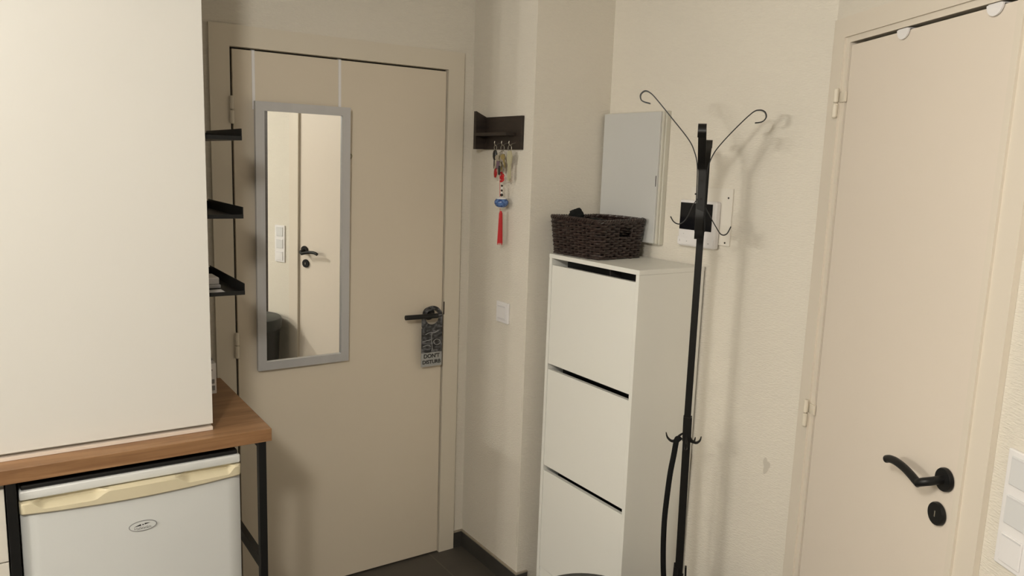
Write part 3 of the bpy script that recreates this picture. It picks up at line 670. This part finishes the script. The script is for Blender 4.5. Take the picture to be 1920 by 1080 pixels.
# badge
by = fyf-.0105
def oval(bm, rx, rz, y0, y1, n=48, cx=.295, cz=.6825):
    prism(bm, [(rx*math.cos(2*math.pi*k/n), rz*math.sin(2*math.pi*k/n)) for k in range(n)], (cx, y0, cz), (1, 0, 0), (0, 0, 1), (0, 1, 0), y1-y0)
bm = BM(); oval(bm, .0350, .0148, by-.0012, by+.004); bd = obj('badge', bm, 'greyprint', fg, label='small oval badge with a dark rim')
bm = BM(); oval(bm, .0326, .0126, by-.0020, by-.0010); obj('badge_face', bm, 'fridge', bd)
bm = BM(); y0 = by-.0022; Q = lambda poly: prism(bm, poly, (.295, y0, .6825), (1, 0, 0), (0, 0, 1), (0, 1, 0), .0008)
Q([(-.0225, .0005), (-.006, .0062), (-.004, .0028), (-.006, .0012)]); Q([(.004, .0072), (.019, .0062), (.010, .0040), (.004, .0028)])
Q([(-.002, .0050), (.0018, .0055), (.0022, .0025), (-.0018, .0020)])
for k in range(11):                     # worn lettering, strokes only
    x = -.0215+k*.0039; hh = .0060 if k in (0, 4, 8) else .0040
    Q([(x, -.0070), (x+.0009, -.0070), (x+.0011, -.0070+hh), (x+.0002, -.0070+hh)])
    if k % 2 == 0: Q([(x+.0009, -.0070), (x+.0030, -.0066), (x+.0030, -.0056), (x+.0009, -.0060)])
    else: Q([(x+.0009, -.0042), (x+.0030, -.0038), (x+.0030, -.0030), (x+.0009, -.0034)])
Q([(-.016, -.0085), (.017, -.0075), (.017, -.0068), (-.016, -.0078)])
obj('badge_marks', bm, 'black', bd)

# tall white cabinet standing on the worktop
kc = thing('wall_cabinet', (.1, 2.52, .9), 'tall plain white cabinet standing on the wooden worktop', 'cabinet')
obj('body', box(BM(), -1.4, .4965, 2.268, D-.002, .9005, H-.002), 'cab', kc)
obj('base_strip', box(BM(), -1.4, .4965, 2.247, 2.2679, .9005, .9105, .0005), 'cabbase', kc)
obj('door', box(BM(), -.40, .4965, 2.2455, 2.2665, .9205, H-.004, .001), 'cab', kc)
obj('door', box(BM(), -1.40, -.403, 2.2455, 2.2665, .9205, H-.004, .001), 'cab', kc)

# three black metal trays fixed to the right side of the cabinet
def tray(z, lab):
    t = thing('metal_shelf', (.55, 2.45, z), lab, 'shelf', 'black metal shelves beside the white cabinet')
    X0, X1, Y0, Y1 = .4972, .600, 2.2700, 2.690
    obj('tray_base', box(BM(), X0, X1, Y0, Y1, z, z+.003), 'metalb', t)
    obj('front_rim', box(BM(), X0, X1, Y0-.0015, Y0, z, z+.0115), 'metalb', t)
    obj('side_rim', box(BM(), X1-.002, X1, Y0, Y1, z+.003, z+.0325), 'metalb', t)
    obj('back_plate', box(BM(), X0, X0+.002, Y0, Y1, z+.003, z+.058), 'metalb', t)
    obj('back_rim', box(BM(), X0+.002, X1-.002, Y1-.002, Y1, z+.003, z+.0265), 'metalb', t)
tray(1.2845, 'lowest black metal shelf beside the white cabinet, holding a small white box')
tray(1.5045, 'middle black metal shelf of three beside the white cabinet, empty')
tray(1.7235, 'topmost black metal shelf of three beside the white cabinet')
o = obj('small_box', box(BM(), .502, .560, 2.40, 2.49, 1.2980, 1.3185, .003), 'plastic'); tag(o, 'small white box on the lowest black metal shelf', 'box')
bm = BM(); box(bm, .503, .555, 2.30, 2.36, 1.2878, 1.2891, .0004); tag(obj('paper_card', bm, 'plastic'), 'white card lying at the front of the lowest black metal shelf', 'card')
bm = BM(); box(bm, .503, .562, 2.39, 2.50, 1.2878, 1.2977, .002); tag(obj('flat_case', bm, 'plastic2'), 'thin pale case under the small white box on the lowest black shelf', 'case')
cb = thing('printed_carton', (.56, 2.64, .9), 'white printed carton on the worktop just behind the white cabinet', 'carton')
obj('box', box(BM(), .508, .590, 2.602, 2.68, .9005, 1.003, .001), 'plastic', cb)
bm = BM()
for x0, x1, z0, z1 in ((.558, .572, .965, .975), (.560, .578, .978, .984), (.572, .584, .935, .95), (.560, .570, .93, .94), (.574, .585, .912, .928), (.560, .570, .915, .922)):
    box(bm, x0, x1, 2.6014, 2.6022, z0, z1)
obj('dark_print', bm, 'greyprint', cb)
bm = BM(); lathe(bm, [(0, 0), (.022, 0), (.025, .006), (.022, .012), (.012, .020), (0, .022)], (.562, 2.64, 1.0035), 24)
obj('lid', bm, 'black', cb, smooth=True, label='small black lid on top')

# ------------------------------------------------------------------ bins: one seen in the mirror, one whose lid peeks in at the bottom edge
def bin_(name, c, r, h, lab, lid='binlid'):
    t = thing(name, (c[0], c[1], 0), lab, 'bin')
    bm = BM(); lathe(bm, [(0, 0), (r*.80, 0), (r*.82, .01), (r*.93, h-.07), (r*.93, h-.065), (0, h-.065)], (c[0], c[1], 0.001), 48); obj('body', bm, 'bin', t, smooth=True)
    bm = BM(); lathe(bm, [(r*.94, h-.085), (r, h-.08), (r, h-.030), (r*.975, h-.016), (r*.94, h-.012), (0, h-.0145), (0, h-.05), (r*.94, h-.05)], (c[0], c[1], 0), 56); obj('lid', bm, lid, t, smooth=True)
    return t
p = G @ Vector((.925, .190, 0))
bin_('waste_bin', (p.x, p.y), .168, .612, 'black lidded waste bin seen in the mirror, below the triple switch plate')
bin_('round_bin', (1.350, 1.555), .18, .4695, 'round black bin whose rim peeks up before the shoe cabinet at the bottom edge', 'bin')

# ------------------------------------------------------------------ hanging lamp that lights the room (left, outside the frame)
lp = thing('pendant_lamp', (-2.5, 1.36, H), 'white pendant lamp with three downward shades, left of the kitchenette', 'lamp')
bm = BM(); tube(bm, [(-2.5, 1.42, H-.001), (-2.5, 1.42, 2.215)], .008, 10); tube(bm, [(-2.5, 1.15, 2.215), (-2.5, 1.67, 2.215)], .010, 10)
obj('rod', bm, 'metalb', lp)
for p in LAMPS:
    bm = BM(); lathe(bm, [(.012, .17), (.03, .165), (.065, .085), (.063, .085), (.028, .160), (.010, .165)], (p[0], p[1], p[2]-.02), 28); obj('lamp_shade', bm, 'plastic', lp, smooth=True)

cl = thing('ceiling_fill_lamp', (FILL_LAMP[0], FILL_LAMP[1], H), 'unseen white ceiling fill lamp, added above the camera side of the room', 'lamp')  # fixture added to go with the unseen fill light
bm = BM(); lathe(bm, [(0, 0), (.07, 0), (.07, -.02), (.02, -.035), (.018, -.08), (0, -.08)], (FILL_LAMP[0], FILL_LAMP[1], H-.001), 32); obj('lamp_base', bm, 'plastic', cl, smooth=True)
